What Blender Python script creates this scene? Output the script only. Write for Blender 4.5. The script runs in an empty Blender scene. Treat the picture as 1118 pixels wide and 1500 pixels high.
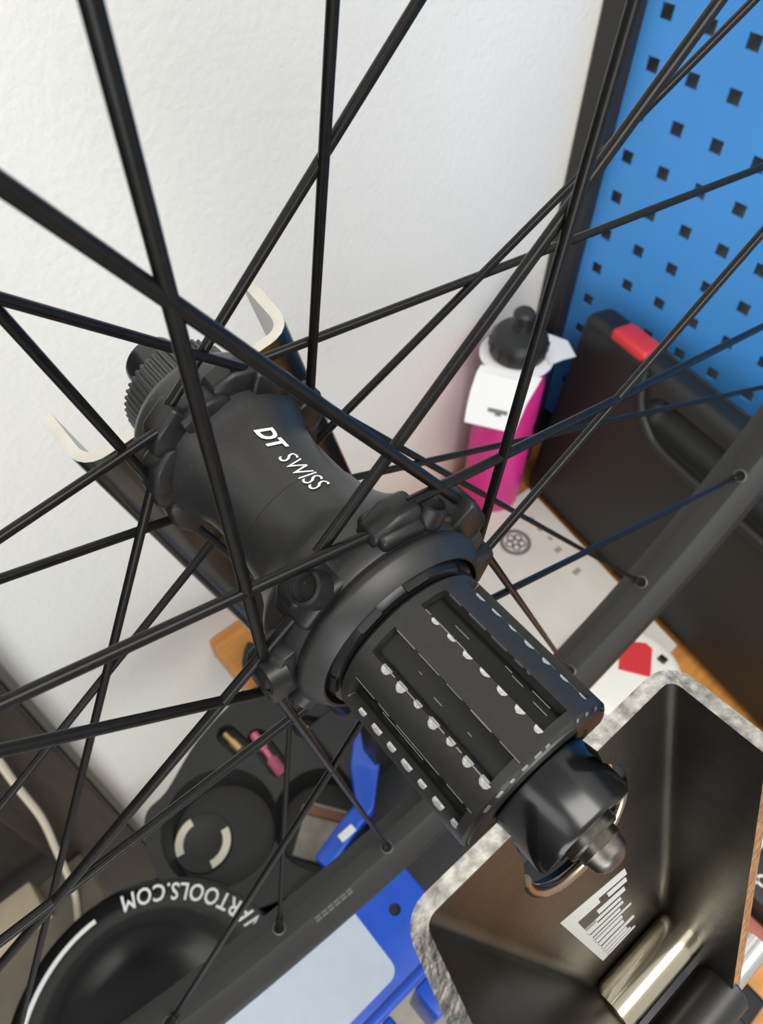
import bpy, bmesh, math, random
from mathutils import Vector, Matrix
random.seed(7)
S = bpy.context.scene
COL = S.collection

# ------------------------------------------------------------------ camera
# world: metres, bench top at z = 0, X towards the pegboard wall, Y towards the white wall
CAM = Vector((0, 0, 0.71))
cd = bpy.data.cameras.new('camera')
cam = bpy.data.objects.new('camera', cd); COL.objects.link(cam)
right = Vector((0.75174253, -0.65933123, 0.01286462))
down = Vector((-0.51441354, -0.59849637, -0.61415048))
fwd = Vector((0.41262802, 0.4550653, -0.78908408))
cam.matrix_world = Matrix(((right.x, -down.x, -fwd.x, CAM.x), (right.y, -down.y, -fwd.y, CAM.y),
                           (right.z, -down.z, -fwd.z, CAM.z), (0, 0, 0, 1)))
cd.sensor_fit = 'VERTICAL'; cd.sensor_height = 24; cd.lens = 24 * 1100 / 1500
cd.clip_start = 0.004; cd.clip_end = 30
cd.dof.use_dof = True; cd.dof.focus_distance = 0.150; cd.dof.aperture_fstop = 22.0
S.camera = cam

# ------------------------------------------------------------------ light
w = bpy.data.worlds.new('room_light'); S.world = w; w.use_nodes = True
bg = w.node_tree.nodes['Background']; bg.inputs[0].default_value = (1.0, 0.975, 0.925, 1); bg.inputs[1].default_value = 0.56
def area(name, loc, target, size, power, col=(1, .97, .92), sy=None):
    l = bpy.data.lights.new(name, 'AREA'); l.energy = power; l.size = size; l.color = col
    if sy: l.shape = 'RECTANGLE'; l.size_y = sy
    o = bpy.data.objects.new(name, l); COL.objects.link(o); o.location = loc
    o.rotation_euler = (Vector(target) - Vector(loc)).to_track_quat('-Z', 'Y').to_euler()
area('ceiling_light_panel', (0.15, -0.75, 1.75), (0.25, 0.1, 0.2), 1.2, 22, (1, .975, .93), 0.6)
area('ceiling_light_panel_far', (-1.3, -0.3, 1.75), (0.0, 0.2, 0.2), 1.2, 6, (1, .98, .95), 0.6)
area('window_fill_light', (-1.5, -2.0, 0.45), (0.0, 0.3, 0.1), 1.5, 33, (.93, .97, 1.0), 1.3)  # unseen window, added to brighten the lower wall and the hub's left
S.view_settings.view_transform = 'Standard'; S.view_settings.look = 'None'
S.view_settings.exposure = 0.05; S.view_settings.gamma = 1.0; S.view_settings.use_curve_mapping = False

# ------------------------------------------------------------------ materials
MATS = {}
def mat(name, col, rough=0.5, metal=0.0, var=0.0, vscale=60, bump=0.0, bscale=400, spec=0.5, coat=0.0, stretch=None, dirt=None, bdist=.0006):
    if name in MATS: return MATS[name]
    m = bpy.data.materials.new(name); m.use_nodes = True; nt = m.node_tree; N = nt.nodes; L = nt.links
    b = N['Principled BSDF']; b.inputs['Base Color'].default_value = (*col, 1); b.inputs['Roughness'].default_value = rough
    b.inputs['Metallic'].default_value = metal; b.inputs['Specular IOR Level'].default_value = spec
    b.inputs['Coat Weight'].default_value = coat
    if var or bump or dirt:
        tc = N.new('ShaderNodeTexCoord'); mp = N.new('ShaderNodeMapping'); L.new(tc.outputs['Object'], mp.inputs[0])
        if stretch: mp.inputs['Scale'].default_value = stretch
    if var:
        n = N.new('ShaderNodeTexNoise'); n.inputs['Scale'].default_value = vscale; n.inputs['Detail'].default_value = 6
        L.new(mp.outputs[0], n.inputs[0])
        r = N.new('ShaderNodeMapRange'); r.inputs[1].default_value = .3; r.inputs[2].default_value = .7
        r.inputs[3].default_value = 1 - var; r.inputs[4].default_value = 1 + var; L.new(n.outputs[0], r.inputs[0])
        h = N.new('ShaderNodeMix'); h.data_type = 'RGBA'; h.blend_type = 'MULTIPLY'; h.inputs[0].default_value = 1
        h.inputs[6].default_value = (*col, 1); L.new(r.outputs[0], h.inputs[7]); L.new(h.outputs[2], b.inputs['Base Color'])
        src = h.outputs[2]
    if dirt:   # pale specks of dust
        dcol, thr, dsc = dirt
        n = N.new('ShaderNodeTexNoise'); n.inputs['Scale'].default_value = dsc; n.inputs['Detail'].default_value = 8; n.inputs['Roughness'].default_value = .75
        L.new(mp.outputs[0], n.inputs[0])
        r = N.new('ShaderNodeMapRange'); r.inputs[1].default_value = thr; r.inputs[2].default_value = thr + .12; L.new(n.outputs[0], r.inputs[0])
        h2 = N.new('ShaderNodeMix'); h2.data_type = 'RGBA'; L.new(r.outputs[0], h2.inputs[0])
        if var: L.new(src, h2.inputs[6])
        else: h2.inputs[6].default_value = (*col, 1)
        h2.inputs[7].default_value = (*dcol, 1); L.new(h2.outputs[2], b.inputs['Base Color'])
    if bump:
        n2 = N.new('ShaderNodeTexNoise'); n2.inputs['Scale'].default_value = bscale; n2.inputs['Detail'].default_value = 5
        L.new(mp.outputs[0], n2.inputs[0])
        bp = N.new('ShaderNodeBump'); bp.inputs['Strength'].default_value = bump; bp.inputs['Distance'].default_value = bdist
        L.new(n2.outputs[0], bp.inputs['Height']); L.new(bp.outputs[0], b.inputs['Normal'])
    MATS[name] = m; return m

M_wall = mat('white_wall_paint', (.81, .80, .755), .85, var=.02, vscale=8, bump=.35, bscale=220, spec=.2, bdist=.0022)
M_sidewall = mat('grey_side_wall', (.6, .6, .58), .9)
M_blue = mat('blue_pegboard_enamel', (.060, .285, .70), .42, var=.06, vscale=7, spec=.4)
M_frame = mat('black_board_frame', (.020, .019, .018), .5)
M_wood = mat('orange_beech_bench', (.62, .27, .062), .5, var=.22, vscale=14, stretch=(1.2, 9, 9), bump=.1)
M_floor = mat('grey_floor', (.50, .48, .44), .8, var=.1)
M_brown = mat('dark_brown_wood', (.028, .019, .014), .5, var=.3, vscale=20, stretch=(6, 6, 1))
M_shelf = mat('taupe_shelf', (.20, .175, .135), .7, var=.15, vscale=25)
M_card = mat('beige_cardboard', (.55, .46, .33), .8, var=.06)
M_cable = mat('cream_cable', (.62, .55, .44), .6)
M_hub = mat('black_anodised_hub', (.018, .018, .0185), .36, spec=.5, var=.12, vscale=900, bump=.06, bscale=2500, dirt=((.13, .128, .12), .62, 1100))
M_lug = mat('black_machined_flange', (.009, .009, .0095), .40, spec=.4, var=.1, vscale=900, dirt=((.15, .145, .13), .68, 700))
M_free = mat('black_freehub_aluminium', (.018, .018, .017), .38, spec=.45, var=.15, vscale=700, bump=.05, bscale=3000, dirt=((.11, .11, .10), .64, 1300))
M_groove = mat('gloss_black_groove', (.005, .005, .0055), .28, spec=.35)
M_seal = mat('black_rubber_seal', (.014, .014, .014), .42, spec=.45, var=.2, vscale=300)
M_cap = mat('gloss_black_end_cap', (.006, .0065, .008), .2)
M_nick = mat('bare_aluminium_nick', (.46, .455, .44), .40, .35, var=.35, vscale=2500)
M_edge = mat('worn_bare_edge', (.26, .255, .24), .4, .6)
M_spoke = mat('black_spoke_steel', (.0055, .0053, .0052), .30, spec=.22, var=.35, vscale=500, dirt=((.09, .085, .08), .66, 600))
M_rim = mat('matte_black_rim', (.022, .0215, .020), .52, spec=.45, var=.08, vscale=40)
M_print = mat('grey_rim_print', (.10, .10, .10), .6)
M_white = mat('white_print', (.85, .85, .84), .5)
M_steel = mat('dull_nickel_dark_reflection', (.098, .092, .082), .36, 1.0, var=.3, vscale=45, bump=.10, bscale=700, dirt=((.30, .285, .26), .70, 700))  # base darkened in place of the dark surroundings the metal reflects
M_cut = mat('brushed_cut_steel_edge', (.50, .485, .46), .30, 1.0, var=.55, vscale=500, stretch=(1, 1, 1), bump=.35, bscale=900)
M_farsteel = mat('bright_zinc_plate', (.62, .60, .55), .30, 1.0, var=.15, vscale=60)
M_chrome = mat('polished_steel', (.72, .66, .52), .16, 1.0)
M_bolt = mat('oiled_steel_bolt', (.14, .13, .115), .35, 1.0, var=.3, vscale=600)
M_knob = mat('black_plastic_knob', (.012, .012, .013), .4)
M_standblue = mat('blue_stand_paint', (.008, .075, .50), .35, var=.08, vscale=60)
M_label = mat('pale_blue_white_label', (.47, .53, .61), .45, var=.03, vscale=90, dirt=((.35, .36, .38), .74, 160))
M_tray = mat('black_moulded_tray', (.016, .0157, .0152), .55, var=.15, vscale=120, bump=.08, bscale=900)
M_bowl = mat('gloss_black_dish', (.004, .004, .0045), .16, spec=.4)
M_cream = mat('cream_plastic', (.72, .66, .53), .6, var=.06, vscale=150)
M_brass = mat('brass', (.62, .44, .20), .35, .7)
M_pink = mat('pink_anodised', (.62, .17, .26), .4, .3)
M_pearl = mat('white_bead', (.8, .79, .74), .4)
M_case = mat('black_case_plastic', (.0115, .0115, .0100), .48, var=.08, vscale=300, bump=.15, bscale=1500)
M_red = mat('red_latch_plastic', (.62, .035, .04), .4)
M_bottle = mat('magenta_bottle_plastic', (.66, .028, .26), .38)
M_bcap = mat('black_bottle_cap', (.016, .016, .016), .4)
M_paper = mat('white_paper', (.84, .84, .83), .7)
M_grey = mat('grey_print', (.16, .155, .15), .6)
M_offwhite = mat('offwhite_card', (.66, .64, .585), .65, var=.05, vscale=25, dirt=((.5, .48, .44), .7, 80))
M_navy = mat('navy_packaging', (.02, .028, .12), .45)
M_blueink = mat('blue_ink', (.03, .10, .45), .5)
M_dark = mat('hole_shade_black', (.006, .006, .006), .8)  # stands in for the shade inside spoke sockets and eyelets
M_green = mat('dark_green_fabric', (.014, .028, .02), .8)
M_lime = mat('lime_ink', (.35, .55, .05), .5)
M_box = mat('black_product_box', (.018, .018, .019), .45)
M_dish = mat('warm_white_plastic', (.82, .80, .73), .45)
M_part = mat('grey_beige_metal', (.30, .275, .23), .5, .2, var=.25, vscale=80)
M_rust = mat('red_brown_strip', (.22, .10, .055), .6)
M_silver = mat('silver_bit', (.7, .7, .72), .25, 1.0)

# ------------------------------------------------------------------ helpers
def origin_of(o):
    p = Vector((0, 0, 0))
    while o: p += o.location; o = o.parent
    return p
def obj(name, verts, faces, m, parent=None, smooth=38, mats=None, midx=None, kind=None):
    """verts in world metres -> one mesh object with its origin at its own centre"""
    vs = [Vector(v) for v in verts]
    lo = Vector((min(v[i] for v in vs) for i in range(3))); hi = Vector((max(v[i] for v in vs) for i in range(3)))
    c = (lo + hi) / 2
    me = bpy.data.meshes.new(name); me.from_pydata([v - c for v in vs], [], faces)
    for mm in ([m] if mats is None else mats): me.materials.append(mm)
    if midx:
        for p, i in zip(me.polygons, midx): p.material_index = i
    bm = bmesh.new(); bm.from_mesh(me); bmesh.ops.recalc_face_normals(bm, faces=bm.faces); bm.to_mesh(me); bm.free()
    if smooth:
        me.polygons.foreach_set('use_smooth', [True] * len(me.polygons)); me.set_sharp_from_angle(angle=math.radians(smooth))
    me.update()
    o = bpy.data.objects.new(name, me); COL.objects.link(o)
    o.location = c - (origin_of(parent) if parent else Vector((0, 0, 0)))
    if parent: o.parent = parent
    if kind: o['kind'] = kind
    return o
def inst(src, name, world_mat, parent):
    o = bpy.data.objects.new(name, src.data); COL.objects.link(o); o.parent = parent
    mw = world_mat.copy(); mw.translation = mw.translation - origin_of(parent); o.matrix_local = mw
    return o
def thing(name, loc, label, cat, group=None):
    o = bpy.data.objects.new(name, None); COL.objects.link(o); o.location = loc; o.empty_display_size = .02
    return tag(o, label, cat, group)
def tag(o, label, cat=None, group=None):
    o['label'] = label
    if cat: o['category'] = cat
    if group: o['group'] = group
    return o
def struct(o): o['kind'] = 'structure'; return o
def box_vf(lo, hi):
    (a, b, c), (d, e, f) = lo, hi
    v = [(a, b, c), (d, b, c), (d, e, c), (a, e, c), (a, b, f), (d, b, f), (d, e, f), (a, e, f)]
    return v, [(0, 3, 2, 1), (4, 5, 6, 7), (0, 1, 5, 4), (1, 2, 6, 5), (2, 3, 7, 6), (3, 0, 4, 7)]
def bevel_vf(v, f, r, seg=3):
    bm = bmesh.new(); vs = [bm.verts.new(p) for p in v]
    for q in f: bm.faces.new([vs[i] for i in q])
    bmesh.ops.recalc_face_normals(bm, faces=bm.faces)
    bmesh.ops.bevel(bm, geom=bm.edges[:], offset=r, segments=seg, profile=.5, affect='EDGES')
    bm.verts.index_update(); V = [x.co.copy() for x in bm.verts]; F = [[x.index for x in q.verts] for q in bm.faces]; bm.free()
    return V, F
def rbox(lo, hi, r, seg=3): return bevel_vf(*box_vf(lo, hi), r, seg)
def xf(v, fn): return [fn(Vector(p)) for p in v]
def merge(*parts):
    V, F = [], []
    for v, f in parts:
        n = len(V); V += list(v); F += [[i + n for i in q] for q in f]
    return V, F
def tube(pts, rad, n=10, caps=True, flat=1.0, side=None):
    pts = [Vector(p) for p in pts]; V, F = [], []
    if not isinstance(rad, (list, tuple)): rad = [rad] * len(pts)
    up = None
    for i, p in enumerate(pts):
        d = (pts[min(i + 1, len(pts) - 1)] - pts[max(i - 1, 0)]).normalized()
        if up is None:
            up = Vector(side) if side else (Vector((0, 0, 1)) if abs(d.z) < .9 else Vector((1, 0, 0)))
        a = (up - d * up.dot(d)).normalized(); up = a; b = d.cross(a)
        for k in range(n):
            t = 2 * math.pi * k / n; V.append(p + rad[i] * (math.cos(t) * a + flat * math.sin(t) * b))
    for i in range(len(pts) - 1):
        for k in range(n):
            F.append((i * n + k, i * n + (k + 1) % n, (i + 1) * n + (k + 1) % n, (i + 1) * n + k))
    if caps: F.append(list(range(n))[::-1]); F.append([(len(pts) - 1) * n + k for k in range(n)])
    return V, F
def spline(ctrl, n=8):
    c = [Vector(p) for p in ctrl]; c = [2 * c[0] - c[1]] + c + [2 * c[-1] - c[-2]]; out = []
    for i in range(1, len(c) - 2):
        for k in range(n):
            t = k / n; out.append(.5 * ((2 * c[i]) + (c[i + 1] - c[i - 1]) * t + (2 * c[i - 1] - 5 * c[i] + 4 * c[i + 1] - c[i + 2]) * t * t + (3 * c[i] - c[i - 1] - 3 * c[i + 1] + c[i + 2]) * t ** 3))
    return out + [c[-2]]
def revolve(profile, fn, n=48, closed=False):
    """profile [(h, r)] about an axis; fn(h, x, y) -> world point"""
    V, F = [], []
    for h, r in profile:
        for k in range(n):
            t = 2 * math.pi * k / n; V.append(fn(h, r * math.cos(t), r * math.sin(t)))
    m = len(profile)
    for i in range(m if closed else m - 1):
        j = (i + 1) % m
        for k in range(n): F.append((i * n + k, i * n + (k + 1) % n, j * n + (k + 1) % n, j * n + k))
    if not closed:
        if profile[0][1] > 0: F.append([k for k in range(n)])
        if profile[-1][1] > 0: F.append([(m - 1) * n + k for k in range(n)])
    return V, F
def upright(cx, cy): return lambda h, x, y: Vector((cx + x, cy + y, h))
def prism(poly, fn, h0, h1):
    """poly [(a, b)] lifted by fn(a, b, h)"""
    n = len(poly); V = [fn(a, b, h0) for a, b in poly] + [fn(a, b, h1) for a, b in poly]
    F = [list(range(n))[::-1], [n + i for i in range(n)]] + [(i, (i + 1) % n, n + (i + 1) % n, n + i) for i in range(n)]
    return V, F
def cut(o, v, f):
    """boolean difference, applied"""
    me = bpy.data.meshes.new('cutter'); loc = origin_of(o); me.from_pydata([Vector(p) - loc for p in v], [], f)
    bm = bmesh.new(); bm.from_mesh(me); bmesh.ops.recalc_face_normals(bm, faces=bm.faces); bm.to_mesh(me); bm.free()
    c = bpy.data.objects.new('cutter', me); COL.objects.link(c); c.location = loc
    md = o.modifiers.new('cut', 'BOOLEAN'); md.object = c; md.operation = 'DIFFERENCE'; md.solver = 'EXACT'
    bpy.context.view_layer.update()
    new = bpy.data.meshes.new_from_object(o.evaluated_get(bpy.context.evaluated_depsgraph_get()))
    o.modifiers.clear(); old = o.data; o.data = new; new.name = o.name
    bpy.data.objects.remove(c); bpy.data.meshes.remove(me); bpy.data.meshes.remove(old)
    new.polygons.foreach_set('use_smooth', [True] * len(new.polygons)); new.set_sharp_from_angle(angle=math.radians(35))
def text_vf(body, size=1.0, shear=0.0, bold=0.0, space=1.0, extrude=0.0):
    cu = bpy.data.curves.new('lettering', 'FONT'); cu.body = body; cu.size = size; cu.shear = shear; cu.offset = bold
    cu.space_character = space; cu.extrude = extrude; cu.resolution_u = 3
    o = bpy.data.objects.new('lettering', cu); COL.objects.link(o); bpy.context.view_layer.update()
    me = bpy.data.meshes.new_from_object(o.evaluated_get(bpy.context.evaluated_depsgraph_get()))
    V = [v.co.copy() for v in me.vertices]; F = [list(p.vertices) for p in me.polygons]
    bpy.data.objects.remove(o); bpy.data.curves.remove(cu); bpy.data.meshes.remove(me)
    x0 = min(v.x for v in V); x1 = max(v.x for v in V); y0 = min(v.y for v in V); y1 = max(v.y for v in V)
    return V, F, x0, x1, y0, y1

# wheel frame in millimetres: t along the axle towards the freehub, b across, u up
HO = Vector((50.963, 18.638, -131.82 + 710)); HA = Vector((-0.04058132, -0.99917174, 0.003))
HB = Vector((0.99917623, -0.04058151, 0)); HU = HA.cross(HB); HU = HU if HU.z > 0 else -HU
def W(t, b, u): return (HO + HA * t + HB * b + HU * u) * .001
def P(t, r, deg):      # 0 deg is straight down, 90 towards the pegboard
    a = math.radians(deg); return W(t, r * math.sin(a), -r * math.cos(a))
def axle(h, x, y): return W(h, x, y)

# ================================================================== the room
o = obj('wall_back', *box_vf((-1.6, .400, -.9), (.66, .46, 1.9)), M_wall); struct(o); tag(o, 'plain white painted wall behind the wheel')
o = obj('wall_side', *box_vf((.630, -1.6, -.9), (.69, .40, 1.9)), M_sidewall); struct(o); tag(o, 'grey wall hidden behind the blue pegboard')
o = obj('floor', *box_vf((-1.6, -1.6, -.95), (.69, .46, -.9)), M_floor); struct(o); tag(o, 'grey workshop floor below the bench')
o = obj('trim_1', *rbox((.588, .369, -.02), (.630, .3995, 1.1), .003), M_frame); struct(o); tag(o, 'black frame strip along the pegboard edge in the corner')

# blue pegboard with real square holes
def pegboard():
    X0, X1 = .6045, .6065; p = .038; h = .0057; V, F = [], []
    def ring(y, z):
        n = len(V); q = p / 2
        for X in (X0, X1):
            for s in ((-q, -q), (q, -q), (q, q), (-q, q)): V.append((X, y + s[0], z + s[1]))
            for s in ((-h, -h), (h, -h), (h, h), (-h, h)): V.append((X, y + s[0], z + s[1]))
        for k in range(4):
            j = (k + 1) % 4
            F.append((n + k, n + j, n + 4 + j, n + 4 + k)); F.append((n + 8 + k, n + 8 + j, n + 12 + j, n + 12 + k))
            F.append((n + 4 + k, n + 4 + j, n + 12 + j, n + 12 + k))
    for i in range(0, 20):
        for j in range(-9, 12): ring(.3502 - p * i, .4923 - p * j)
    return V, F
t = thing('pegboard', (.6045, .0, .05), 'blue steel pegboard with rows of square holes on the right wall', 'pegboard')
obj('panel', *pegboard(), M_blue, t, smooth=0)
obj('mounting_rail', *box_vf((.6066, -.37, .10), (.630, .369, .118)), M_frame, t)
obj('mounting_rail', *box_vf((.6066, -.37, .80), (.630, .369, .818)), M_frame, t)

# dark wooden cabinet at the left end of the white wall
t = thing('wooden_cabinet', (-.3, .3, -.9), 'dark brown wooden cabinet at the left beside the white wall', 'cabinet')
obj('stile', *rbox((-.125, .372, -.9), (-.050, .3995, .7), .004), M_brown, t)
obj('edge_strip', *rbox((-.0498, .380, -.9), (-.043, .3995, .7), .002), mat('grey_edge_strip', (.10, .095, .085), .5), t)
obj('back_panel', *box_vf((-.75, .388, -.9), (-.1255, .3995, .7)), mat('brown_black_board', (.018, .014, .011), .6, var=.3, vscale=15), t)
obj('shelf', *rbox((-.75, .14, -.195), (-.100, .368, -.170), .003), M_shelf, t)
obj('side_panel', *box_vf((-.75, .14, -.9), (-.735, .387, .7)), M_brown, t)
o = obj('cardboard_box', *rbox((-.270, .328, -.1699), (-.150, .366, -.142), .002), M_card)
tag(o, 'small beige cardboard box on the shelf at the far left', 'box')
o = obj('cable', *tube(spline([(-.080, .362, .16), (-.090, .360, .06), (-.096, .356, -.02), (-.108, .352, -.09), (-.116, .346, -.135), (-.124, .330, -.1655), (-.140, .29, -.1662)]), .0035, 8), M_cable)
tag(o, 'thin cream cable hanging down in front of the dark cabinet', 'cable')

# workbench
t = thing('workbench', (.36, -.1, -.9), 'orange beech workbench top under the case and bottle', 'workbench')
obj('worktop', *rbox((.120, -.75, -.035), (.629, .3995, 0), .002), M_wood, t)
for x in (.15, .60):
    for y in (-.70, .36): obj('leg', *rbox((x - .02, y - .02, -.9), (x + .02, y + .02, -.0351), .003), M_frame, t)

# ================================================================== bicycle wheel
wheel = thing('bicycle_wheel', W(-60, 0, -330), 'black spoked rear bicycle wheel with splined freehub clamped in the stand', 'wheel')
# hub shell
shell = [(-112, 0), (-112, 12.5), (-111, 15.2), (-108.5, 18.2), (-106, 19.3), (-100, 19.8), (-95, 19.6), (-92, 18.8), (-89, 17.3), (-86, 16.0), (-83, 15.2), (-80, 14.8),
         (-74, 14.65), (-68, 14.75), (-66.2, 14.9), (-65.9, 15.15), (-62, 15.6), (-57, 16.8), (-53, 18.6), (-50.5, 20.6), (-48, 22.0), (-44, 22.6),
         (-39, 22.6), (-37.4, 21.9), (-36.6, 20.5), (-36.4, 0)]
def shell_r(t):
    for (a, ra), (b, rb) in zip(shell[1:], shell[2:]):
        if a <= t <= b: return ra + (rb - ra) * (t - a) / (b - a)
    return 15
hub = obj('hub_shell', *revolve(shell, axle, 96), M_hub, wheel, smooth=30)
def on_shell(vf, t0, t1, deg_bot, deg_top):
    V, F, x0, x1, y0, y1 = vf; out = []
    for v in V:
        t = t0 + (v.x - x0) / (x1 - x0) * (t1 - t0)
        out.append(P(t, shell_r(t) + .28, deg_bot + (v.y - y0) / (y1 - y0) * (deg_top - deg_bot)))
    return out, F
tag(obj('lettering', *on_shell(text_vf('DT', shear=.28, bold=.035, space=.98), -83.2, -75.6, 178.5, 163.0), M_white, hub, smooth=0), 'white bold letters reading DT')
tag(obj('lettering', *on_shell(text_vf('SWISS', shear=.2, bold=-.004, space=1.02), -73.9, -61.0, 179.0, 163.5), M_white, hub, smooth=0), 'white thin letters reading SWISS')
# centre-lock splines on the far side
def spline_ring(t0, t1, r0, r1, n):
    V, F = [], []
    for tt in (t0, t1):
        for k in range(n):
            for a, r in ((0, r0), (.18, r1), (.5, r1), (.68, r0)):
                an = (k + a) / n * 360; V.append(P(tt, r, an))
    m = 4 * n
    for k in range(m): F.append((k, (k + 1) % m, m + (k + 1) % m, m + k))
    F.append(list(range(m))); F.append([m + k for k in range(m)])
    return V, F
obj('disc_spline', *spline_ring(-120.5, -111.8, 14.0, 14.7, 50), mat('worn_grey_spline', (.05, .05, .052), .35, .3), wheel, smooth=20)
obj('disc_lockring', *revolve([(-122.5, 0), (-122.5, 9.6), (-121.8, 10.4), (-120.6, 10.4), (-120.6, 0)], axle, 48), M_groove, wheel)
obj('end_cap', *revolve([(-135, 0), (-135, 6.6), (-134.3, 7.5), (-132, 7.8), (-122.4, 7.8), (-122.4, 0)], axle, 48), M_cap, wheel)
obj('end_cap', *revolve([(4.6, 0), (4.6, 9.8), (5.2, 10.5), (15.4, 10.5), (16.3, 9.8), (16.4, 7.4), (15.4, 7.0), (15.4, 0)], axle, 64), M_cap, wheel)
# axle end
obj('axle_end', *revolve([(14.5, 0), (14.5, 5.3), (17.6, 5.3), (18.0, 4.9), (18.0, 4.2), (19.4, 4.2), (19.7, 3.9), (21.4, 3.6), (22.4, 2.6), (22.9, 1.3), (23.0, 0)], axle, 40), M_bolt, wheel)

# flange collar and seal
obj('seal_ring', *revolve([(-37.5, 21.2), (-36.4, 22.4), (-35.4, 22.6), (-34.6, 22.3), (-31.9, 20.3), (-31.4, 19.8), (-31.6, 19.3), (-33.5, 19.1), (-36.3, 19.1)], axle, 96, True), M_seal, wheel)
obj('inner_race', *revolve([(-36.2, 19.0), (-33.2, 19.0), (-32.6, 18.4), (-30.8, 17.8), (-30.2, 16.6), (-36.2, 16.0)], axle, 72, True), M_groove, wheel)
for a in (175, -150, 128, -95):      # dark clutch windows behind the splines
    V = []
    for tt, r in ((-32.6, 18.8), (-30.4, 18.0), (-30.4, 16.6), (-32.6, 16.6)):
        V += [P(tt, r, a - 8), P(tt, r, a + 8)]
    obj('ratchet_key', V, [(0, 1, 3, 2), (2, 3, 5, 4), (4, 5, 7, 6), (6, 7, 1, 0), (0, 2, 4, 6), (1, 7, 5, 3)], M_groove, wheel, smooth=0)

# freehub body with nine splines
RO, RI = 17.4, 15.7
def freehub():
    ang, grooved, mi = [], [], []
    for k in range(9):
        s = -178 + 40 * k
        for i in range(7): ang.append(s + i * 20 / 6); grooved.append(RO)
        for i in range(7): ang.append(s + 20.6 + i * 18.8 / 6); grooved.append(RI)
    n = len(ang); V, F, mi = [], [], []
    secs = [(-30.0, 'n'), (-29.2, 'f'), (-27.3, 'f'), (-27.0, 'g'), (2.0, 'g'), (2.25, 'f'), (3.9, 'f'), (4.5, 'c')]
    for tt, kind in secs:
        for a, r in zip(ang, grooved):
            V.append(P(tt, {'n': 16.6, 'f': RO, 'g': r, 'c': 16.9}[kind], a))
    for s in range(len(secs) - 1):
        for k in range(n):
            j = (k + 1) % n; F.append((s * n + k, s * n + j, (s + 1) * n + j, (s + 1) * n + k))
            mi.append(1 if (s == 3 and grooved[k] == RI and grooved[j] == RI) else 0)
    F.append([k for k in range(n)]); mi.append(0); F.append([(len(secs) - 1) * n + k for k in range(n)]); mi.append(0)
    return V, F, mi
V, F, mi = freehub()
fh = obj('freehub_body', V, F, M_free, wheel, smooth=25, mats=[M_free, M_groove], midx=mi)
obj('lockring_seat', *revolve([(4.5, 16.5), (4.9, 16.3), (4.9, 12.2), (4.4, 11.6), (3.0, 11.5), (3.0, 16.5)], axle, 72, True), M_free, fh)
# bare-metal nicks the cogs cut into one edge of each spline
def nick_vf(tt, a, ln, wd):
    pts = []
    for i in range(7):
        q = math.pi * i / 6; pts.append((tt - ln * math.cos(q), wd * math.sin(q) * (1 + .2 * random.random())))
    deg = 180 / math.pi / RO
    V = [P(x, RO + .10, a + y * deg) for x, y in pts] + [P(x, RO - .55, a - .9 + y * deg * .55) for x, y in pts]
    n = 7; return V, [list(range(n)), [n + i for i in range(n)][::-1]] + [(i, (i + 1) % n, n + (i + 1) % n, n + i) for i in range(n)]
for k in range(9):
    a = -178 + 40 * k
    if -30 < ((a + 180) % 360) - 180 < 30: continue
    for i in range(7):
        tt = -23.1 + 4.12 * i
        obj('nick', *nick_vf(tt, a + .2, .75 + .5 * random.random(), .55 + .65 * random.random()), M_nick, fh, smooth=0)
# thin worn lines along the spline edges
for a, t0, t1 in ((-157.7, -26.5, 3.6), (-138.2, -24, 2), (162.2, -26, -6), (-117.8, -27, 3), (-178.2, -26, -15), (142, -20, 2)):
    x = t0
    while x < t1:
        y = min(t1, x + .8 + 4.5 * random.random()); g = .16 + .2 * random.random()
        V = [P(tt, r, a + da) for tt in (x, y) for da, r in ((-g, RO + .02), (g, RO + .05), (0, RO - .35))]
        obj('worn_edge', V, [(0, 1, 4, 3), (1, 2, 5, 4), (2, 0, 3, 5), (0, 2, 1), (3, 4, 5)], M_edge, fh, smooth=0)
        x = y + .3 + 2.2 * random.random()
for a, t0, t1 in ((165, -4, 0), (168, -8, -5.4), (170.5, -2.5, .6), (166.5, -10, -8.4), (-146, -14, -12), (-147, -6, -5), (-150, -19, -18.2), (172, -21, -17.5), (-111, -14, -6), (-108.5, -20, -9), (-112, -4, 1)):
    V = [P(tt, RI + .04 + dr, a + da) for tt in (t0, t1) for da, dr in ((-.35, 0), (.35, 0), (0, .06))]
    obj('scratch', V, [(0, 1, 4, 3), (1, 2, 5, 4), (2, 0, 3, 5), (0, 2, 1), (3, 4, 5)], M_edge, fh, smooth=0)
V, F = merge(*[([P(tt, r, a + d) for tt, r in ((4.2, RO - .05), (4.55, 16.95), (4.6, 16.6)) for d in (0, w_)], [(0, 1, 3, 2), (2, 3, 5, 4)]) for a, w_ in ((-176, 3), (-170, 5), (-160, 4), (-150, 3), (-141, 5), (-130, 6), (150, 3), (160, 2), (138, 4))])
obj('worn_rim', V, F, M_edge, fh, smooth=0)

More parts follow.
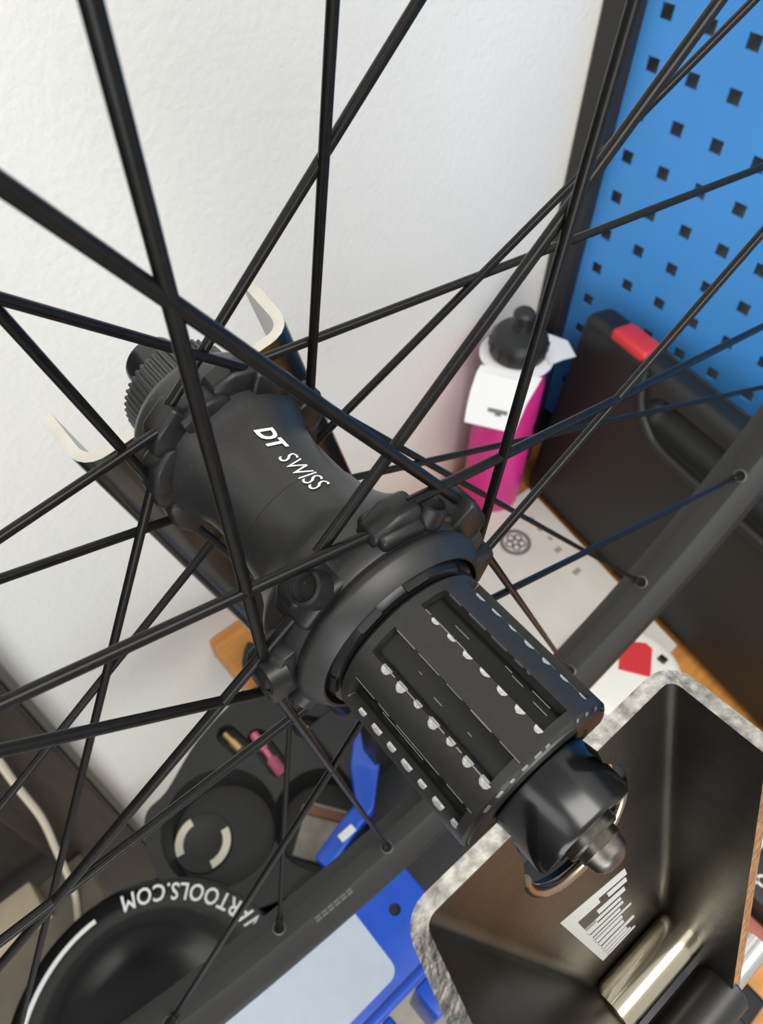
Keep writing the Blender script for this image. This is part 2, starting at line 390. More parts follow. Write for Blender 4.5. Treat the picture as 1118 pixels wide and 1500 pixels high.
# spokes: hub end (t, b, u) and rim angle of each of the 28
SP = {0: ([-41.48, -11.99, -20.71], 57.51), 1: ([-95.4, 20.58, 5.94], 43.13), 2: ([-41.72, 23.99, 7.17], 31.12), 3: ([-94.19, -15.51, -14.69], 17.5), 4: ([-41.48, -25.81, -4.21], 4.66), 5: ([-95.4, 19.56, -12.73], -8.04), 6: ([-41.72, 23.48, -15.98], -19.86), 7: ([-94.19, -20.96, 2.95], -34.04), 8: ([-41.48, -16.87, 14.04], -51.9), 9: ([-95.4, 0.45, -20.55], -58.43), 10: ([-41.72, 1.84, -25.13], -72.51), 11: ([-94.19, -10.71, 17.72], -89.26), 12: ([-41.48, 0.84, 22.8], -102.48), 13: ([-95.4, -15.88, -13.49], -108.7), 14: ([-41.72, -17.38, -15.68], -122.25), 15: ([-94.19, 8.11, 20.48], -137.91), 16: ([-41.48, 21.96, 15.37], -149.67), 17: ([-95.4, -20.91, 3.66], -161.74), 18: ([-41.72, -25.57, 3.95], -175.98), 19: ([-94.19, 22.49, 6.24], -187.39), 20: ([-41.48, 30.17, -7.91], -196.44), 21: ([-95.4, -12.19, 20.52], -217.05), 22: ([-41.72, -14.72, 24.48], -227.44), 23: ([-94.19, 18.89, -13.92], -240.0), 24: ([-41.48, 12.43, -27.78], -248.5), 25: ([-95.4, 8.29, 21.48], -266.79), 26: ([-41.72, 9.69, 24.85], -280.12), 27: ([-94.19, 2.35, -20.29], -291.92)}
RR, TR = 313.0, -62.0
def lug(k, H, N):
    """angular flange lug that holds the spoke head, tangent along the spoke"""
    ds = k % 2 == 0
    d = (N - H).normalized(); axis = HA
    rad = (H * 1000 - HO); rad -= HA * rad.dot(HA); rr = rad.length; rad.normalize()
    d = (d - axis * d.dot(axis)).normalized()
    tang = d - rad * d.dot(rad); tang.normalize()
    V = []
    # cross sections along the tangent: (distance, outer offset, inner offset, half width)
    if ds and (k // 2) % 2 == 0: hw, secs = 4.2, ((-11, -3.2, -7, .8), (-7.5, 1.0, -8, 1), (.6, 2.2, -8, 1), (1.6, 1.6, -6, .92), (1.8, -1.2, -5, .8))
    elif ds: hw, secs = 3.2, ((-10, -4, -7, .8), (-6, -.2, -7, 1), (-1.2, .9, -7, 1), (-.4, .5, -6, .9), (-.2, -1.2, -5, .8))
    elif (k // 2) % 2 == 0: hw, secs = 3.4, ((-10, -3, -6, .8), (-6, .2, -6, 1), (.4, 1.3, -6, 1), (1.1, .9, -5, .9), (1.3, -1.0, -4, .8))
    else: hw, secs = 3.6, ((-10, -3, -6, .8), (-6, .4, -6, 1), (.4, 1.5, -6, 1), (1.1, 1.0, -5, .9), (1.3, -1.0, -4, .8))
    for s, o_, i_, h_ in secs:
        h_ *= hw; c = H + tang * s * .001
        for rr_, ax in ((o_ - .9, -h_), (o_, -h_ * .7), (o_, h_ * .7), (o_ - .9, h_), (i_, h_), (i_, -h_)):
            V.append(c + rad * rr_ * .001 + axis * ax * .001)
    F = []
    for i in range(len(secs) - 1):
        for j in range(6): F.append((i * 6 + j, i * 6 + (j + 1) % 6, (i + 1) * 6 + (j + 1) % 6, (i + 1) * 6 + j))
    F.append(list(range(6))); F.append([(len(secs) - 1) * 6 + j for j in range(6)])
    return bevel_vf(V, F, .00025, 1)
for k, (h, psi) in SP.items():
    H = W(*h)
    if k == 22: H = H + (H - CAM).normalized() * .005
    N = P(TR + (2 if k % 2 == 0 else -2), RR - 1.5, psi)
    d = (N - H).normalized()
    a = H - d * .002 if k != 22 else H + d * .004
    R0 = .00113
    if k % 2 == 0 or True:
        sp = obj('spoke', *tube([a, H + d * .012, H + (N - H) * .5, N], [R0 * 1.05, R0, R0 * .98, R0], 10), M_spoke, wheel)
    obj('nipple', *tube([N - d * .012, N - d * .0115, N - d * .001, N + d * .003], [.0014, .0019, .0019, .0021], 10), M_spoke, sp)
    ob = obj('spoke_lug', *lug(k, H, N), M_lug, hub, smooth=40)
    # head socket on the lug
def socket(tt, r, deg, rad=2.5, tilt=0):
    c = P(tt, r, deg); ax = (c * 1000 - HO); ax -= HA * ax.dot(HA); ax.normalize(); ax = (ax + HA * tilt).normalized()
    u = HA - ax * HA.dot(ax); u.normalize(); v_ = ax.cross(u)
    fn = lambda h, x, y: c + (ax * h + u * x + v_ * y) * .001
    return revolve([(-1.9, 0), (-1.9, rad * .86), (0, rad), (.5, rad + .25), (.3, rad + .9), (-3.6, rad + 1.3), (-3.6, 0)], fn, 24)
for i, (tt, r, a) in enumerate(((-40.5, 27.0, -144), (-39.5, 27.4, -96), (-40.5, 26.0, 150), (-40, 25.8, 98), (-40, 25.8, 47), (-40, 25.8, -3), (-40, 25.8, -52))):
    V, F = socket(tt, r, a)
    obj('spoke_socket', V, F, M_lug, hub, mats=[M_lug, M_dark], midx=[1 if i_ < 48 else 0 for i_ in range(len(F))])
# rim
prof = [(-75.5, 336), (-76, 326), (-75.2, 321.5), (-73.5, 319.0), (-68.5, 314.4), (-66.5, 313.3), (-62, 313.0), (-57.5, 313.3), (-55.5, 314.4), (-50.5, 319.0), (-48.6, 321.5), (-47.8, 326), (-48.3, 336), (-50.2, 336.5), (-51.5, 332), (-56, 328), (-62, 326), (-68, 328), (-72.5, 332), (-73.6, 336.5)]
rim = obj('rim', *revolve([(a, b) for a, b in prof], axle, 220, True), M_rim, wheel, smooth=24)
M_eye = mat('dull_eyelet', (.16, .155, .15), .4, .6)
for k, (h, psi) in SP.items():
    tt = TR + (2 if k % 2 == 0 else -2); c = P(tt, RR - .15, psi)
    ax = (c * 1000 - HO); ax -= HA * ax.dot(HA); ax.normalize(); ax = -ax; u = HA.copy(); v_ = ax.cross(u)
    fn = lambda h_, x, y: c + (ax * h_ + u * x + v_ * y) * .001
    obj('eyelet', *revolve([(-.6, 3.6), (.30, 3.5), (.45, 3.2), (.25, 2.75), (-.6, 2.7)], fn, 24, True), M_eye, rim)
    obj('eyelet_hole_shade', *revolve([(.02, 0), (.06, 2.8), (-.3, 2.8), (-.3, 0)], fn, 20), M_dark, rim)  # black disc paints the shade inside the eyelet
for i in range(6):                          # two illegible lines of fine print on the inner rim face
    for j in range(2):
        a0 = -.5 - i * .75; V = []
        for tt in (-56.6 + j * 1.5, -55.6 + j * 1.5):
            r = 313.55 - .35 + max(0, (tt + 56.4)) * .42
            V += [P(tt, r, a0), P(tt, r, a0 - .62)]
        obj('print_line', V, [(0, 1, 3, 2)], M_print, rim, smooth=0)

# ================================================================== truing stand
stand = thing('truing_stand', (.20, .06, 0), 'blue and steel truing stand holding the hub between two folded brackets', 'truing stand')
def sheet(rows, thick, fn=None):
    """rows: list of cross sections (same count) of points in mm wheel frame; thickened along -normal"""
    n = len(rows[0]); G = [[Vector(W(*p)) for p in r] for r in rows]
    V, F = [], []
    def nor(i, j):
        a = G[min(i + 1, len(G) - 1)][j] - G[max(i - 1, 0)][j]; b = G[i][min(j + 1, n - 1)] - G[i][max(j - 1, 0)]
        return a.cross(b).normalized()
    for i in range(len(G)):
        for j in range(n): V.append(G[i][j])
    for i in range(len(G)):
        for j in range(n): V.append(G[i][j] + nor(i, j) * thick * .001)
    m = len(G) * n; mi = []
    for i in range(len(G) - 1):
        for j in range(n - 1):
            q = (i * n + j, i * n + j + 1, (i + 1) * n + j + 1, (i + 1) * n + j)
            F.append(q); mi.append(0); F.append(tuple(x + m for x in q)[::-1]); mi.append(0)
    for j in range(n - 1):
        for i in (0, len(G) - 1): F.append((i * n + j, i * n + j + 1, m + i * n + j + 1, m + i * n + j)); mi.append(1)
    for i in range(len(G) - 1):
        for j in (0, n - 1): F.append((i * n + j, (i + 1) * n + j, m + (i + 1) * n + j, m + i * n + j)); mi.append(1)
    return V, F, mi
def bent(pL, cL, cR, pR, r, seg=6):
    """section: wing tip pL - corner cL - corner cR - wing tip pR with rounded bends"""
    pL, cL, cR, pR = map(Vector, (pL, cL, cR, pR)); out = [pL]
    for a, c, b in ((pL, cL, cR), (cL, cR, pR)):
        d0 = (a - c).normalized() * r; d1 = (b - c).normalized() * r
        for i in range(seg + 1):
            s = i / seg; out.append((1 - s) ** 2 * (c + d0) + 2 * s * (1 - s) * c + s * s * (c + d1))
    return out + [pR]
SA = math.radians(20); NEAR_T = -3.0
def pi_pt(b, v, h=0): return W(15 + v * math.sin(SA) + h * math.cos(SA), b, -v * math.cos(SA) + h * math.sin(SA))
def tbu(b, v): return (15 + v * math.sin(SA), b, -v * math.cos(SA))
rows = []
for v in (0, .25, .5, .75, 1, 1.25):
    bl = -32.0 + v * 31; br = 23.4 - v * .9; vt = -13.6 + v * 74.4; vr = -17.0 + v * 77.8
    cl = Vector(tbu(bl, vt)); cr = Vector(tbu(br, vr))
    rows.append(bent(cl + Vector((15.5, -5.0, 11.0)) * (1 - .1 * v), cl, cr, cr + Vector((17.6, .3, 1.5 + v * 2)), 2.4))
V, F, mi = sheet(rows, NEAR_T)
near = obj('dropout_bracket', V, F, M_steel, stand, mats=[M_steel, M_cut], midx=mi, smooth=40)
# U-shaped slot for the end cap
slot = [(-13.3, -5), (-15.0, -17), (-19.5, -40), (0, -40), (4.5, -17), (6.0, -11.5), (8.8, -8), (11.2, -4)] + [(-.9 + 12.7 * math.cos(q), .6 + 12.7 * math.sin(q)) for q in [math.pi * i / 20 for i in range(21)]]
cut(near, *prism(slot, pi_pt, -8, 8))
tag(near, 'dull nickel folded bracket around the freehub end cap')
# lip added round the slot, bronze colour stands in for reflected sheen
lip_pts = [pi_pt(-.9 + 12.3 * math.cos(q), .6 + 12.3 * math.sin(q), -.6) for q in [math.pi * (.02 + .96 * i / 24) for i in range(25)]]
obj('slot_lip', *tube(lip_pts, .0011, 10), mat('bronze_sheen_lip', (.36, .29, .22), .25, 1.0), near)
# printed label with streaks, on the bracket
st = []
Cn = [Vector((-7.7, 23.0)), Vector((11.0, 30.4 - 3)), Vector((16.4, 55.5)), Vector((2.4, 54.9))]
def lab(a, c): return (Cn[0] * (1 - a) + Cn[1] * a) * (1 - c) + (Cn[3] * (1 - a) + Cn[2] * a) * c
random.seed(11)
def strip(a0, a1, c0, c1, h=.12):
    q = [lab(a0, c0), lab(a1, c0), lab(a1, c1), lab(a0, c1)]
    return [pi_pt(p.x, p.y, h) for p in q] + [pi_pt(p.x, p.y, .02) for p in q], [(0, 1, 2, 3), (0, 1, 5, 4), (1, 2, 6, 5), (2, 3, 7, 6), (3, 0, 4, 7)]
strips = [strip(0, .96, 0, .10), strip(0, .14, .1, 1), strip(.14, .5, .1, .17), strip(.62, .93, .13, .2), strip(.14, .32, .34, .42), strip(.40, .86, .24, .31)]
c = .34
while c < .97:
    a1 = .62 + .3 * random.random(); hgt = .03 + .03 * random.random()
    strips.append(strip(.12, a1, c, min(c + hgt, 1))); c += hgt + .016 + .016 * random.random()
tag(obj('printed_label', *merge(*strips), mat('label_silver_white', (.48, .48, .47), .5), near, smooth=0), 'pale streaked printed label')
# cross tube and black knob below the label
def along_b(t, u): return lambda h, x, y: W(t + x, h, u + y)
obj('cross_tube', *revolve([(-2.2, 0), (-2.2, 4.0), (-1.6, 5.2), (23.2, 5.2), (23.8, 4.6), (23.8, 0)], along_b(41.5, -59), 40), M_chrome, stand)
obj('clamp_knob', *revolve([(3, 0), (3, 5.2), (4, 6), (24, 6), (24.6, 5.4), (24.6, 0)], along_b(55, -66), 32), M_knob, stand)
obj('clamp_screw', *revolve([(24.6, 0), (24.6, 3.2), (37, 3.2), (37, 0)], along_b(55, -66), 24), M_silver, stand)
# far bracket
FA = math.radians(3)
def far_c(b, u): return (-119.5 + (u - 0) * math.sin(FA), b, u)
rows = []
for v in (0, .2, .4, .6, .8, 1):
    u = v * -300; cl = Vector(far_c(-27.5 - u * .262, -6 + u)); cr = Vector(far_c(30.5 - u * .285, 6 + u))
    rows.append(bent(cl + Vector((-18, -.6, 2 * (1 - v))), cl, cr, cr + Vector((-20, 1, 2 * (1 - v))), 5.0))
V, F, mi = sheet(rows, 3.0)
far = obj('dropout_bracket', V, F, M_farsteel, stand, mats=[mat('dark_reflection_plate', (.12, .115, .105), .22, 1.0, var=.3, vscale=30), M_farsteel], midx=mi, smooth=40)  # dark reflections put into the face colour, edges stay bright
fs = [(-9, 60), (-9, 0)] + [(-9 * math.cos(q), -9 * math.sin(q)) for q in [math.pi * i / 16 for i in range(17)]] + [(9, 60)]
cut(far, *prism(fs, lambda a, b, h: W(h, a, b), -150, -105))
tag(far, 'bright zinc bracket behind the far end of the hub')
# arms down to the base
def arm(p0, p1, w_, d_):
    p0, p1 = Vector(p0), Vector(p1); ax = (p1 - p0).normalized(); s = Vector((0, 1, 0)); q = ax.cross(s).normalized()
    V = [p + s * a * d_ + q * b * w_ for p in (p0, p1) for a, b in ((-1, -1), (1, -1), (1, 1), (-1, 1))]
    return bevel_vf(V, [(0, 1, 2, 3), (4, 7, 6, 5), (0, 4, 5, 1), (1, 5, 6, 2), (2, 6, 7, 3), (3, 7, 4, 0)], .002, 2)
obj('upright_arm', *arm(W(64, 14, -78), (.145, -.115, .02), .012, .008), M_knob, stand)
obj('upright_arm', *arm(W(-134, 80, -300), (.16, .16, .02), .016, .008), M_knob, stand)
obj('base_plate', *rbox((.122, -.16, .0002), (.270, .20, .022), .004), M_knob, stand)
# blue body under the rim
ZB = .130
body = obj('blue_plate', *rbox((-.155, .030, ZB - .004), (.104, .118, ZB), .0015), M_standblue, stand)
cut(body, *revolve([(ZB - .02, .0042), (ZB + .02, .0042)], upright(.080, .066), 24))
obj('front_lip', *rbox((-.155, .0235, ZB - .012), (.104, .0298, ZB + .0015), .002), M_standblue, body)
obj('rib', *rbox((.030, -.02, ZB - .11), (.038, .0234, ZB - .013), .002), M_standblue, body)
obj('rib', *rbox((.060, .0, ZB - .11), (.074, .0234, ZB - .013), .002), M_standblue, body)
lv = []
cx0, cx1, cy0, cy1, rr = -.150, .0575, .036, .100, .008
for (x, y, s) in ((cx1, cy1, 0), (cx0, cy1, 90), (cx0, cy0, 180), (cx1, cy0, 270)):
    sx = -1 if x == cx1 else 1; sy = -1 if y == cy1 else 1
    for i in range(6):
        q = math.radians(s + 18 * i); lv.append((x + sx * rr + rr * math.cos(q), y + sy * rr + rr * math.sin(q)))
obj('label', *prism(lv, lambda a, b, h: Vector((a, b, h)), ZB + .0001, ZB + .0006), M_label, body)
obj('support_block', *rbox((-.12, .04, .0305), (.250, .11, ZB - .0045), .003), M_knob, stand)
obj('support_foot', *rbox((.122, .03, .0002), (.250, .12, .030), .003), M_knob, stand)
# bent blue lever
lev = [(.150, .172, .150), (.143, .167, .144), (.126, .152, .132), (.108, .131, .128), (.086, .128, .128), (.060, .122, .126)]
V, F = [], []
wd = .011
L3 = [Vector(p) for p in lev]
for i, p in enumerate(L3):
    d = (L3[min(i + 1, 5)] - L3[max(i - 1, 0)]).normalized(); s = Vector((d.y, -d.x, 0)).normalized(); up = Vector((0, 0, 1))
    for a, b in ((-1, -1), (1, -1), (1, 1), (-1, 1)): V.append(p + s * a * (wd if i < 3 else .007) + up * b * (.010 if i < 4 else .006))
for i in range(5):
    for j in range(4): F.append((i * 4 + j, i * 4 + (j + 1) % 4, i * 4 + 4 + (j + 1) % 4, i * 4 + 4 + j))
F += [(0, 1, 2, 3), (20, 23, 22, 21)]
obj('blue_lever', *bevel_vf(V, F, .002, 2), M_standblue, stand)
obj('lever_sticker', *rbox((.080, .1225, .1345), (.093, .1285, .1352), .0002, 1), M_paper, stand)
obj('lever_block', *rbox((.115, .150, .022), (.225, .215, .118), .005), M_knob, stand)

# moulded tool tray (part of the stand base)
ZT = .110
tray_out = [(-.027, .228), (-.016, .244), (.004, .248), (.043, .266), (.086, .275), (.121, .270), (.160, .250), (.185, .200), (.175, .140), (.120, .112), (.040, .122), (-.015, .148), (-.032, .180), (-.033, .205)]
def smooth_loop(pts, n=5):
    m = len(pts); c = [Vector((*p, 0)) for p in pts]; out = []
    for i in range(m):
        p0, p1, p2, p3 = c[i - 1], c[i], c[(i + 1) % m], c[(i + 2) % m]
        for k in range(n):
            t = k / n; q = .5 * (2 * p1 + (p2 - p0) * t + (2 * p0 - 5 * p1 + 4 * p2 - p3) * t * t + (3 * p1 - p0 - 3 * p2 + p3) * t ** 3); out.append((q.x, q.y))
    return out
plain = lambda a, b, h: Vector((a, b, h))
tray = obj('tool_tray', *prism(smooth_loop(tray_out), plain, ZT - .032, ZT), M_tray, stand)
PC = (.0205, .1985)
cut(tray, *revolve([(ZT - .026, .0385), (ZT + .01, .0465)], upright(*PC), 48))
cut(tray, *revolve([(ZT - .027, .034), (ZT + .01, .040)], upright(.083, .152), 48))
def notch(cx, cy, ang, l, r):
    a = Vector((math.cos(ang), math.sin(ang))); n = Vector((-a.y, a.x)); pts = []
    for i in range(9): q = -math.pi / 2 + math.pi * i / 8; pts.append(Vector((cx, cy)) + a * (l + r * math.cos(q)) + n * r * math.sin(q))
    for i in range(9): q = math.pi / 2 + math.pi * i / 8; pts.append(Vector((cx, cy)) + a * (-l + r * math.cos(q)) + n * r * math.sin(q))
    return prism([(p.x, p.y) for p in pts], plain, ZT - .011, ZT + .01)
cut(tray, *notch(.066, .247, -1.45, .008, .0085))
cut(tray, *notch(.0815, .221, -1.6, .015, .0085))
cut(tray, *notch(.121, .214, -.9, .006, .010))
tag(tray, 'black moulded tool tray with round wells')
zf = ZT - .0259
def seg(cx, cy, r0, r1, a0, a1, z0, z1, n=10):
    pts = [(cx + r1 * math.cos(math.radians(a0 + (a1 - a0) * i / n)), cy + r1 * math.sin(math.radians(a0 + (a1 - a0) * i / n))) for i in range(n + 1)]
    pts += [(cx + r0 * math.cos(math.radians(a1 + (a0 - a1) * i / n)), cy + r0 * math.sin(math.radians(a1 + (a0 - a1) * i / n))) for i in range(n + 1)]
    return prism(pts, plain, z0, z1)
SC = (.0045, .2045)
obj('magnet_hub', *revolve([(zf, .0225), (zf + .0012, .0225), (zf + .002, .0222), (zf + .002, .0148), (zf + .0012, .013), (zf + .0012, 0)], upright(*SC), 40), M_tray, tray)
obj('cream_segment', *seg(*SC, .0155, .0215, 85, 170, zf + .0008, zf + .0032), M_cream, tray)
obj('cream_segment', *seg(*SC, .0155, .0215, -103, -8, zf + .0008, zf + .0032), M_cream, tray)

# glossy dish with the lettering round its edge
DC = (-.085, .114); ZD = .110
dish = obj('parts_dish', *revolve([(ZD - .030, .060), (ZD - .010, .096), (ZD - .002, .0985), (ZD, .0965), (ZD + .0004, .094), (ZD + .0003, .080), (ZD - .0004, .074), (ZD - .003, .064), (ZD - .007, .052), (ZD - .012, .036), (ZD - .0145, .018), (ZD - .015, 0)], upright(*DC), 96), M_bowl, stand)
V, F, x0, x1, y0, y1 = text_vf('VARTOOLS.COM', bold=.012, space=1.06)
def on_dish(v):
    a = math.radians(6.5 + (v.x - x0) / (x1 - x0) * 68.5); r = .0935 - (v.y - y0) / (y1 - y0) * .0115
    return Vector((DC[0] + r * math.cos(a), DC[1] + r * math.sin(a), ZD + .0007))
tag(obj('lettering', [on_dish(v) for v in V], F, M_white, dish, smooth=0), 'white letters reading VARTOOLS.COM')
obj('white_line', *seg(*DC, .0865, .0895, 88, 150, ZD + .0004, ZD + .0009, 24), M_white, dish)
obj('dish_foot', *revolve([(.0305, .05), (ZD - .0301, .058)], upright(*DC), 40), M_knob, stand)
obj('tray_bracket', *rbox((-.10, .09, .0225), (.200, .19, .0300), .002), M_knob, stand)
obj('tray_post', *rbox((.04, .20, .0305), (.115, .235, ZT - .0325), .003), M_knob, stand)
obj('tray_rail', *rbox((-.02, .18, .0225), (.15, .24, .0300), .002), M_knob, stand)

# ================================================================== small parts in the tray
def rod(name, p0, p1, r, m, n=16): return obj(name, *tube([p0, p1], r, n), m)
o = obj('brass_nipple', *tube([(.0645, .2590, ZT - .0070), (.0655, .2500, ZT - .0070), (.0656, .2497, ZT - .0070), (.0668, .2395, ZT - .0070)], [.0028, .0028, .0039, .0039], 14), M_brass)
tag(o, 'small brass spoke nipple lying in a tray notch', 'nipple')
t = thing('pink_valve', (.083, .223, ZT - .012), 'pink anodised valve lying in a tray notch', 'valve')
obj('stem', *tube([(.0825, .2430, ZT - .0064), (.0818, .2270, ZT - .0064)], .0040, 12), M_pink, t)
obj('collar', *tube([(.0818, .2269, ZT - .0064), (.0814, .2170, ZT - .0064)], .0028, 12), M_pink, t)
obj('cap', *tube([(.0814, .2169, ZT - .0062), (.0808, .2000, ZT - .0062)], [.0046, .0046], 4), M_pink, t)
for i, (x, y) in enumerate(((.1165, .2175), (.1235, .2135))):
    o = obj('bead', *revolve([(ZT - .0109 + .0042 * (1 - math.cos(q)), .0042 * math.sin(q) + (1e-5 if 0 < q < 3.1 else 0)) for q in [math.pi * j / 10 for j in range(11)]], upright(x, y), 20), M_pearl)
    tag(o, ('left' if i == 0 else 'right') + ' one of two small white beads in the tray notch', 'bead', 'white beads in the tray')
def turned(lo, hi, bev, ang, at):
    V, F = rbox(lo, hi, bev, 1); R = Matrix.Rotation(ang, 3, 'Z'); return [R @ Vector(p) + Vector(at) for p in V], F
o = obj('metal_offcut', *turned((-.022, -.017, 0), (.022, .017, .003), .001, .6, (.078, .150, ZT - .0268)), M_part)
tag(o, 'grey beige metal plate lying in the larger tray well', 'plate')
o = obj('file_strip', *turned((-.024, -.0035, 0), (.024, .0035, .003), .0006, -.95, (.092, .155, ZT - .0236)), M_rust)
tag(o, 'thin red brown strip across the larger tray well', 'strip')

# ================================================================== things on the bench
# black tool case
case = thing('tool_case', (.54, .06, 0), 'black plastic tool case with red latch standing against the pegboard', 'tool case')
CT = Matrix.Rotation(math.radians(-9.5), 3, 'Z') @ Matrix.Rotation(math.radians(6.0), 3, 'Y')
CO = Vector((.531, .327, .0042))
def cs(p): return CO + CT @ Vector(p)
V, F = rbox((0, -.56, 0), (.038, 0, .249), .012, 5)
body = obj('body', xf(V, cs), F, M_case, case)
V, F = rbox((-.03, -.34, .197), (.030, -.118, .285), .020, 4)
V2, F2 = rbox((-.02, -.33, .190), (.020, -.105, .228), .018, 4)
cut(body, xf(V2, cs), F2)
obj('recess_bead', *tube([cs(p) for p in spline([(-.001, -.088, .242), (-.0015, -.094, .222), (-.0015, -.104, .203), (-.0015, -.118, .190), (-.0015, -.140, .181), (-.0015, -.20, .179), (-.0015, -.33, .179)], 6)], .0055, 10), M_case, case)
V, F = rbox((.001, -.082, .239), (.030, -.036, .2525), .005, 3)
tag(obj('latch', xf(V, cs), F, M_red, case), 'red latch')
V, F = rbox((.0, -.555, .262), (.030, -.095, .2655), .001, 1)
obj('seam_bead', *tube([cs((.026, -.03, .2485)), cs((.026, -.54, .2485))], .002, 8), M_case, case)

# magenta bottle
BX, BY = .487, .343
bt = thing('water_bottle', (BX, BY, 0), 'magenta water bottle with black cap in the wall corner', 'bottle')
obj('body', *revolve([(.0002, 0), (.0002, .029), (.003, .0325), (.010, .0335), (.120, .0335), (.126, .0320), (.134, .0320), (.140, .0335), (.190, .0335), (.206, .0310), (.219, .0265), (.226, .0255), (.226, 0)], upright(BX, BY), 48), M_bottle, bt)
obj('cap', *revolve([(.2261, 0), (.2261, .0275), (.228, .0285), (.243, .0280), (.249, .0240), (.252, .0140), (.254, .0095), (.262, .0085), (.264, .0105), (.271, .0105), (.274, .0080), (.274, 0)], upright(BX, BY), 40), M_bcap, bt)
for k in range(14):
    a = 2 * math.pi * k / 14; c = Vector((BX + .0285 * math.cos(a), BY + .0285 * math.sin(a), .2355))
    obj('cap_rib', *tube([c + Vector((0, 0, -.006)), c + Vector((0, 0, .006))], .0011, 6), M_bcap, bt)
for z, l in ((.050, .008), (.066, .011), (.080, .007)):      # faint vertical print
    obj('print_mark', *seg(BX, BY, .0334, .0338, -66, -60, z - l / 2, z + l / 2, 3), M_navy, bt)
# paper neck tag
TF = Vector((-.85, -.52, 0)); TQ = Vector((.52, -.85, 0)); TG = Vector((.86, -.50, 0))
ta = thing('neck_tag', (BX, BY, .19), 'white paper tag hung round the magenta bottle neck', 'paper tag')
def tg_sheet():
    C = Vector((BX, BY, .2245)); V, F = [], []
    n = 40
    for k in range(n):              # collar sloping off the neck
        a = 2 * math.pi * k / n; d = Vector((math.cos(a), math.sin(a), 0))
        V += [C + d * .0262, C + d * .037 - Vector((0, 0, .0025))]
    for k in range(n): j = (k + 1) % n; F.append((2 * k, 2 * k + 1, 2 * j + 1, 2 * j))
    b = len(V)                      # front flap folds down outside the bottle
    rows_ = ((.029, -.0005, -.030, .030), (.037, -.003, -.032, .028), (.049, -.018, -.034, .022), (.060, -.032, -.034, .019), (.068, -.042, -.033, .017))
    for s_, z_, q0_, q1_ in rows_:
        for k in range(5): V.append(C + TF * s_ + TQ * (q0_ + (q1_ - q0_) * k / 4) + Vector((0, 0, z_)))
    for i_ in range(len(rows_) - 1):
        for k in range(4): F.append((b + i_ * 5 + k, b + i_ * 5 + k + 1, b + i_ * 5 + 6 + k, b + i_ * 5 + 5 + k))
    b = len(V)                      # short wing towards the case
    for s_, z_, w_ in ((.026, 0, .024), (.040, .001, .020), (.058, -.004, .012)):
        for k in (-1, 1): V.append(C + TG * s_ + Vector((.50, .86, 0)) * w_ * k + Vector((0, 0, z_)))
    for i_ in range(2): F.append((b + 2 * i_, b + 2 * i_ + 1, b + 2 * i_ + 3, b + 2 * i_ + 2))
    m_ = len(V); V += [v - Vector((0, 0, .0005)) for v in V]; F += [[x + m_ for x in f] for f in F]
    return V, F
obj('tag_sheet', *tg_sheet(), M_paper, ta, smooth=0)
def fl(q, s_, h): return Vector((BX, BY, .2245)) + TF * (.049 + s_ * .62) + TQ * q + Vector((0, 0, -.018 - s_ * .78)) + Vector((-.72, -.44, .53)) * h
obj('hang_slot', *prism([(-.013, .012), (.006, .012), (.006, .0155), (.0005, .0155), (.0005, .018), (-.0055, .018), (-.0055, .0155), (-.013, .0155)], fl, .0005, .0011), M_grey, ta)

# navy pouch behind the bottle
nv = thing('navy_package', (.548, .365, 0), 'navy blue package tucked between bottle and black case', 'package')
obj('body', *rbox((.528, .350, .0002), (.572, .392, .188), .006), M_navy, nv)
obj('print_band', *box_vf((.5274, .358, .150), (.5279, .386, .166)), M_blueink, nv)
obj('print_band', *box_vf((.536, .3494, .150), (.566, .3499, .166)), M_blueink, nv)
obj('print_band', *box_vf((.536, .3494, .180), (.560, .3499, .186)), mat('mauve_ink', (.35, .25, .4), .5), nv)

# offwhite card box with a printed chainring
cb = thing('card_box', (.42, .20, 0), 'flat off white card box with a printed chainring lying on the bench', 'box')
q0 = [(.525, .314), (.400, .322), (.290, .245), (.330, .070), (.483, .070)]
obj('carton', *prism(q0, plain, .0004, .011), M_offwhite, cb)
def flat_ring(cx, cy, r0, r1, z, teeth=0, n=48):
    V, F = [], []
    for k in range(n):
        a = 2 * math.pi * k / n; ro = r1 * (1.0 if (not teeth or k % 2) else 1.09)
        V += [Vector((cx + r0 * math.cos(a), cy + r0 * math.sin(a), z)), Vector((cx + ro * math.cos(a), cy + ro * math.sin(a), z))]
    for k in range(n): j = (k + 1) % n; F.append((2 * k, 2 * k + 1, 2 * j + 1, 2 * j))
    return V, F
cr = (.453, .270)
parts_ = [flat_ring(*cr, .0135, .0175, .0112, 1)]
for k in range(5):
    a = 2 * math.pi * k / 5 + .3; parts_.append(flat_ring(cr[0] + .0075 * math.cos(a), cr[1] + .0075 * math.sin(a), .0030, .0052, .0113, 0, 16))
tag(obj('chainring_print', *merge(*parts_), M_grey, cb, smooth=0), 'grey printed chainring')
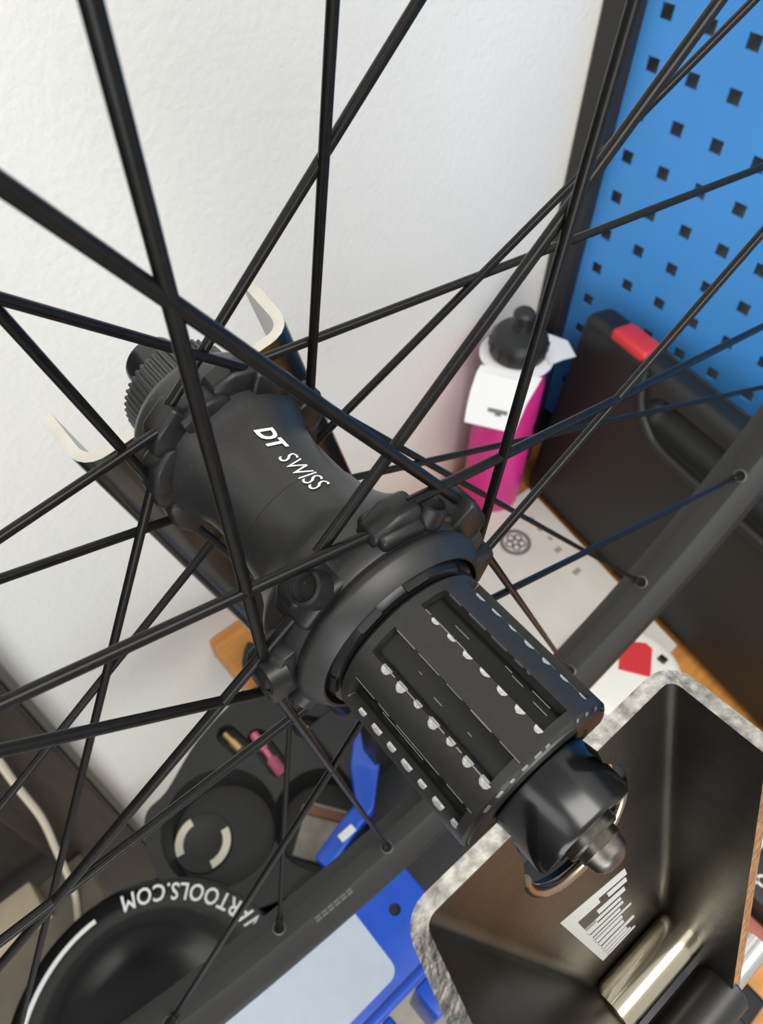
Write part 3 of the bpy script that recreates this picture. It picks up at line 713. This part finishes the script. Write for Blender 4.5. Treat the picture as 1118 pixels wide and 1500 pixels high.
for i in range(7):
    y = .300 - i * .0165
    obj('print_line', *box_vf(((.494 - .004 * i + .004 * (i % 2)), y - .006, .0111), (.4985 - .003 * i, y, .0113)), mat('tan_ink', (.34, .29, .21), .6), cb)

# white round tub with red patch
tb = thing('plastic_tub', (.425, .075, 0), 'round white plastic tub with a red patch on the bench', 'tub')
obj('tub_body', *revolve([(.0114, 0), (.0114, .046), (.014, .050), (.040, .052), (.046, .051), (.049, .047), (.050, .040), (.050, 0)], upright(.398, .079), 64), M_dish, tb)
obj('red_patch', *prism([(-.017, -.014), (.014, -.016), (.019, -.010), (.017, .014), (-.015, .016)], lambda a, b, h: Vector((.413 + .8 * a - .6 * b, .084 + .6 * a + .8 * b, h)), .0501, .0512), M_red, tb)
obj('grey_clip', *rbox((.428, .062, .0501), (.436, .070, .0525), .001), M_steel, tb)

# black product box at the right edge
pb = thing('product_box', (.345, -.12, 0), 'black product box with white printed emblem at the right edge', 'box')
obj('carton', *rbox((.322, -.20, .0002), (.46, -.062, .032), .002), M_box, pb)
parts_ = [flat_ring(.334, -.101, .0032, .0055, .0323, 0, 20), flat_ring(.3385, -.1085, .0030, .0050, .0323, 0, 20), flat_ring(.3435, -.095, .0012, .0022, .0323, 0, 12)]
obj('emblem', *merge(*parts_), M_white, pb, smooth=0)
obj('white_panel', *box_vf((.356, -.094, .0321), (.41, -.070, .0323)), M_white, pb)
obj('lime_dot', *revolve([(.0321, .004), (.0324, .004)], upright(.351, -.110), 16), M_lime, pb)
tl = thing('steel_rule', (.30, -.12, 0), 'narrow silver and red tool lying beside the black product box', 'tool')
obj('blade', *rbox((.302, -.20, .0002), (.316, -.075, .006), .0008), M_silver, tl)
obj('grip', *rbox((.300, -.155, .0062), (.318, -.105, .012), .002), mat('dusty_red', (.45, .14, .11), .5), tl)

o = obj('fabric_roll', *tube([(.137, .352, .0142), (.155, .330, .0142), (.185, .300, .0142)], .014, 20), M_green)
tag(o, 'dark green fabric roll on the bench corner by the wall', 'roll')
